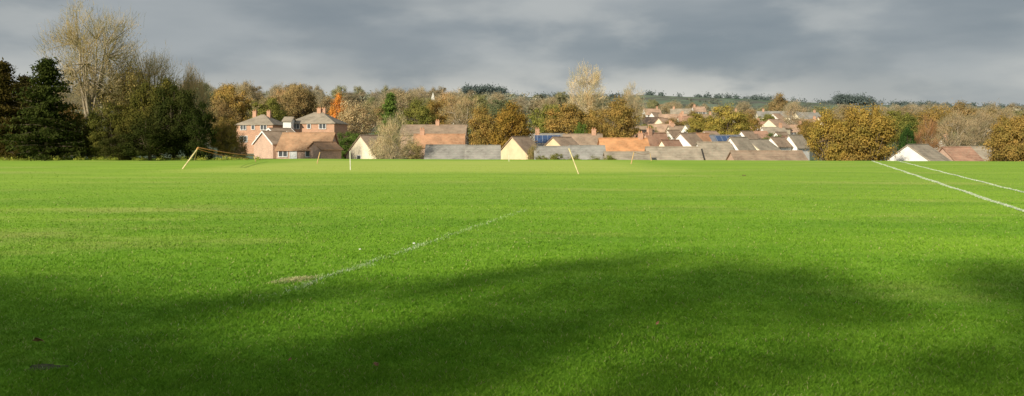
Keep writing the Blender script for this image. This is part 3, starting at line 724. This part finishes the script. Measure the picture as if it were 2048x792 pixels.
G(994,1056,1066,122,308,273,TANW,RBRN,'tan gabled house beside a grey roofed terrace',yaw=50)
G(1090,1125,1150,132,292,274,TANW,RBRN,'small tan gable behind a grey roofed terrace',yaw=40)
Rr_(1062,1130,150,290,267,CREAM,RGRY,'house with blue solar panels on its roof',solar=True,chim=((-.6,0),))
Rr_(1130,1206,142,292,268,CREAM,RBRN,'house with brown tiled roof',yaw=math.radians(-4),chim=((.6,0),))
Rr_(1072,1142,115.5,322,293,PINK,RGRY,'low terrace house with grey slate roof',yaw=math.radians(-1))
Rr_(1143,1212,115,322,291.5,PINK,(.35,.33,.3),'low terrace house with paler grey slate roof',yaw=math.radians(-1))
Rr_(1204,1300,128,308,276,PINK,(.68,.33,.15),'house with bright orange tiled roof',yaw=math.radians(2),chim=((.75,0),))
Rr_(1215,1302,112,322,304,PINK,RGB,'low house with weathered brown roof')
Rr_(1300,1406,116,322,294,PINK,RGB,'low house with weathered brown roof',yaw=math.radians(-2))
G(1286,1300,1345,140,290,266,PINK,RRED,'house with dark red tiled roof',yaw=30,chim=((-.6,0),))
G(1345,1388,1412,136,294,266,WHITE,RBRN,'white rendered gable house among the roofs',yaw=40,gwins=((0,-.4,.8,.8),))
G(1380,1404,1432,146,284,266,WHITE,RORG,'white gabled house with orange tiled roof',yaw=36)
Rr_(1428,1488,146,285,270,CREAM,(.2,.2,.22),'house with dark slate roof and solar panels',solar=True)
Rr_(1404,1470,118,316,284,WHITE,RGB,'white house with grey brown roof',yaw=math.radians(8),d=6)
G(1446,1492,1530,120,316,274,WHITE,RGB,'white gabled house with brown roof',yaw=38)
G(1482,1528,1580,130,304,279,CREAM,RGB,'cream gabled house with brown roof',yaw=38)
Rr_(1474,1616,112,323,302,PINK,RBRN,'low house with long brown tiled roof')
G(1572,1594,1618,142,292,270,WHITE,RGB,'small white gabled house among the roofs',yaw=38)
G(1560,1580,1610,150,284,272,CREAM,RRED,'cream gabled house with red roof',yaw=36)
G(1804,1870,1938,108,327,289,WHITE,RGB,'white gabled bungalow with long brown tiled roof',yaw=38)
Rr_(1908,1968,116,328,294,PINK,RRED,'bungalow with low reddish tiled roof',yaw=math.radians(10))
Rr_(1942,2010,122,326,293,PINK,RGB,'bungalow with low brown tiled roof',yaw=math.radians(6))
G(1880,1896,1914,150,292,278,WHITE,RBRN,'small white gabled house behind the bungalows',yaw=36,chim=((0,0),))
Ww=((-.6,-.7,1.3,1.),(0,-.7,1.3,1.),(.6,-.7,1.3,1.))
UO=(.5,.33,.23)
up=[(1284,1330,270,246,234,CREAM,UO),(1322,1376,285,240,228,PINK,UO),(1360,1400,250,246,232,CREAM,RRED),(1300,1352,230,262,248,WHITE,UO),
(1340,1392,215,266,252,CREAM,RBRN),(1290,1322,330,228,217,WHITE,UO),(1345,1385,340,227,217,CREAM,RGB),(1400,1428,300,238,228,WHITE,RBRN),(1520,1600,330,233,222,CREAM,RGRY),(1596,1645,325,238,224,CREAM,RGRY),
(1514,1560,250,256,243,WHITE,RRED),(1570,1612,240,262,249,WHITE,UO),(1500,1540,215,276,262,WHITE,RRED),(1604,1640,270,250,238,PINK,UO),
(1470,1512,260,247,237,CREAM,RGB),(1530,1575,220,268,254,WHITE,RGB),(720,752,300,244,234,PINK,UO),(515,545,260,232,222,WHITE,RBRN),
(1262,1296,210,264,252,PINK,RBRN),(1440,1478,215,264,253,CREAM,RBRN),(1240,1275,185,276,264,CREAM,RRED),(1626,1662,230,262,251,PINK,RBRN),(1388,1412,345,222,213,WHITE,UO),(1450,1480,330,232,222,PINK,UO)]
for i,(a,b,D,e_,r_,wc,rc) in enumerate(up):
    Rr_(a,b,D,e_,r_,wc,rc,{WHITE:'white rendered',CREAM:'cream rendered',PINK:'pale brick'}[wc]+' house on the far slope of the village',yaw=math.radians([8,-10,4,-5,12][i%5]),chim=((.7,0),) if i%2 else ((-.7,0),),wins=Ww)
for (gl,gj,gr,D,e_,r_,wc,rc) in [(1530,1556,1590,235,254,238,CREAM,UO),(1576,1600,1612,245,252,238,WHITE,UO),(895,912,922,230,252,239,WHITE,RGB),(1310,1330,1350,245,250,236,CREAM,UO),(1384,1402,1420,225,262,250,WHITE,RRED),(1490,1510,1535,200,282,268,WHITE,UO),(1632,1650,1668,280,246,234,CREAM,RRED),(1400,1425,1450,175,276,262,WHITE,UO),(1330,1345,1362,190,272,260,WHITE,RBRN),(1275,1292,1310,175,274,260,CREAM,RBRN),(1548,1562,1580,185,276,264,WHITE,RBRN),
 (1420,1440,1458,128,302,285,WHITE,RGB),(1536,1556,1574,140,290,274,WHITE,RBRN),(1318,1334,1350,128,296,280,CREAM,RRED),(1366,1380,1396,200,262,249,WHITE,RGB),(1478,1494,1512,180,276,262,WHITE,RBRN),(1540,1560,1580,290,240,227,WHITE,UO),(1298,1312,1326,300,236,225,WHITE,RBRN)]:
    G(gl,gj,gr,D,e_,r_,wc,rc,('white' if wc==WHITE else 'cream')+' gabled house on the village slope',yaw=38,gwins=((0,-.6,.9,1.),))
D=430; x=wx(866,D); zb=float(terr(x,D)); zt=wz(186,D)
e=obj('church',None,loc=(x,D,zb),category='church',label='small pale church tower with pointed spire above the trees')
th=zt-zb-5; obj('tower',pymesh('tower',*joinVF([box(-1.5,1.5,-1.5,1.5,-1,th),box(-1.7,1.7,-1.7,1.7,th+.002,th+.4)]),[plain_mat('church_stone',(.6,.56,.45))]),e)
V=[(-1.4,-1.4,th+.4),(1.4,-1.4,th+.4),(1.4,1.4,th+.4),(-1.4,1.4,th+.4),(0,0,th+5.4)]
obj('spire',pymesh('spire',V,[(0,1,4),(1,2,4),(2,3,4),(3,0,4)],[plain_mat('spire_stone',(.62,.6,.52))]),e)

# ------------------------------------------------------------ world, sun, camera
w=bpy.data.worlds.new('World'); scene.world=w; w.use_nodes=True; nt=w.node_tree; nt.nodes.clear()
sky=N(nt,'ShaderNodeTexSky'); sky.sky_type='NISHITA'; sky.sun_disc=False; sky.sun_elevation=SUN_EL; sky.sun_rotation=math.pi+SUN_AZ
bg=N(nt,'ShaderNodeBackground'); bg.inputs['Strength'].default_value=.07; L(nt,sky.outputs[0],bg.inputs['Color'])
g=N(nt,'ShaderNodeTexCoord').outputs['Generated']
def cloudvec(sc,loc):
    mp=N(nt,'ShaderNodeMapping'); mp.inputs['Scale'].default_value=sc; mp.inputs['Location'].default_value=loc; L(nt,g,mp.inputs[0]); return mp.outputs[0]
a1=noise(nt,cloudvec((1,1,4.5),(.35,0,.2)),2.4,5,.44)
a2=noise(nt,cloudvec((1,1,2.6),(1.7,2,.6)),6.5,7,.5)
a3=noise(nt,cloudvec((1,1,3.5),(4.2,1,.3)),3.2,5,.45)
s=N(nt,'ShaderNodeSeparateXYZ'); L(nt,g,s.inputs[0])
c=mixc(nt,rampf(nt,a1,.36,.64),(.22,.262,.295),(.38,.41,.425))
c=mixc(nt,mathn(nt,'MULTIPLY',rampf(nt,a2,.44,.68),.55),c,(.53,.545,.53))
c=mixc(nt,mathn(nt,'MULTIPLY',rampf(nt,a3,.46,.64),.6),c,(.19,.23,.265))
low=rampf(nt,s.outputs[2],.05,.115,1.,0.)
side=rampf(nt,s.outputs[0],-.5,-.1,.55,1.); side2=rampf(nt,s.outputs[0],.25,.4,1.,.4)
lf=mathn(nt,'MULTIPLY',mathn(nt,'MULTIPLY',low,rampf(nt,a2,.34,.56,.25,.95)),mathn(nt,'MULTIPLY',side,side2))
c=mixc(nt,lf,c,(.67,.66,.61))
bg2=N(nt,'ShaderNodeBackground'); bg2.inputs['Strength'].default_value=1.; L(nt,c,bg2.inputs['Color'])
mx=N(nt,'ShaderNodeMixShader'); mx.inputs[0].default_value=.93; L(nt,bg.outputs[0],mx.inputs[1]); L(nt,bg2.outputs[0],mx.inputs[2])
o=N(nt,'ShaderNodeOutputWorld'); L(nt,mx.outputs[0],o.inputs[0])
sl=bpy.data.lights.new('sun','SUN'); sl.energy=5.; sl.angle=math.radians(1.4); sl.color=(1,.91,.74)
so=obj('sun',sl); d=Vector((math.sin(SUN_AZ)*math.cos(SUN_EL),math.cos(SUN_AZ)*math.cos(SUN_EL),-math.sin(SUN_EL)))
so.rotation_euler=d.to_track_quat('-Z','Y').to_euler(); so.location=(-20,-30,30)
cam=bpy.data.cameras.new('camera'); cam.lens=28; cam.sensor_width=36; cam.clip_end=6000; cam.shift_y=-(396-HY)/2048
co=obj('camera',cam,loc=(0,0,CH)); co.rotation_euler=(math.pi/2,0,0); scene.camera=co
scene.view_settings.view_transform='Standard'; scene.view_settings.look='None'; scene.view_settings.exposure=0
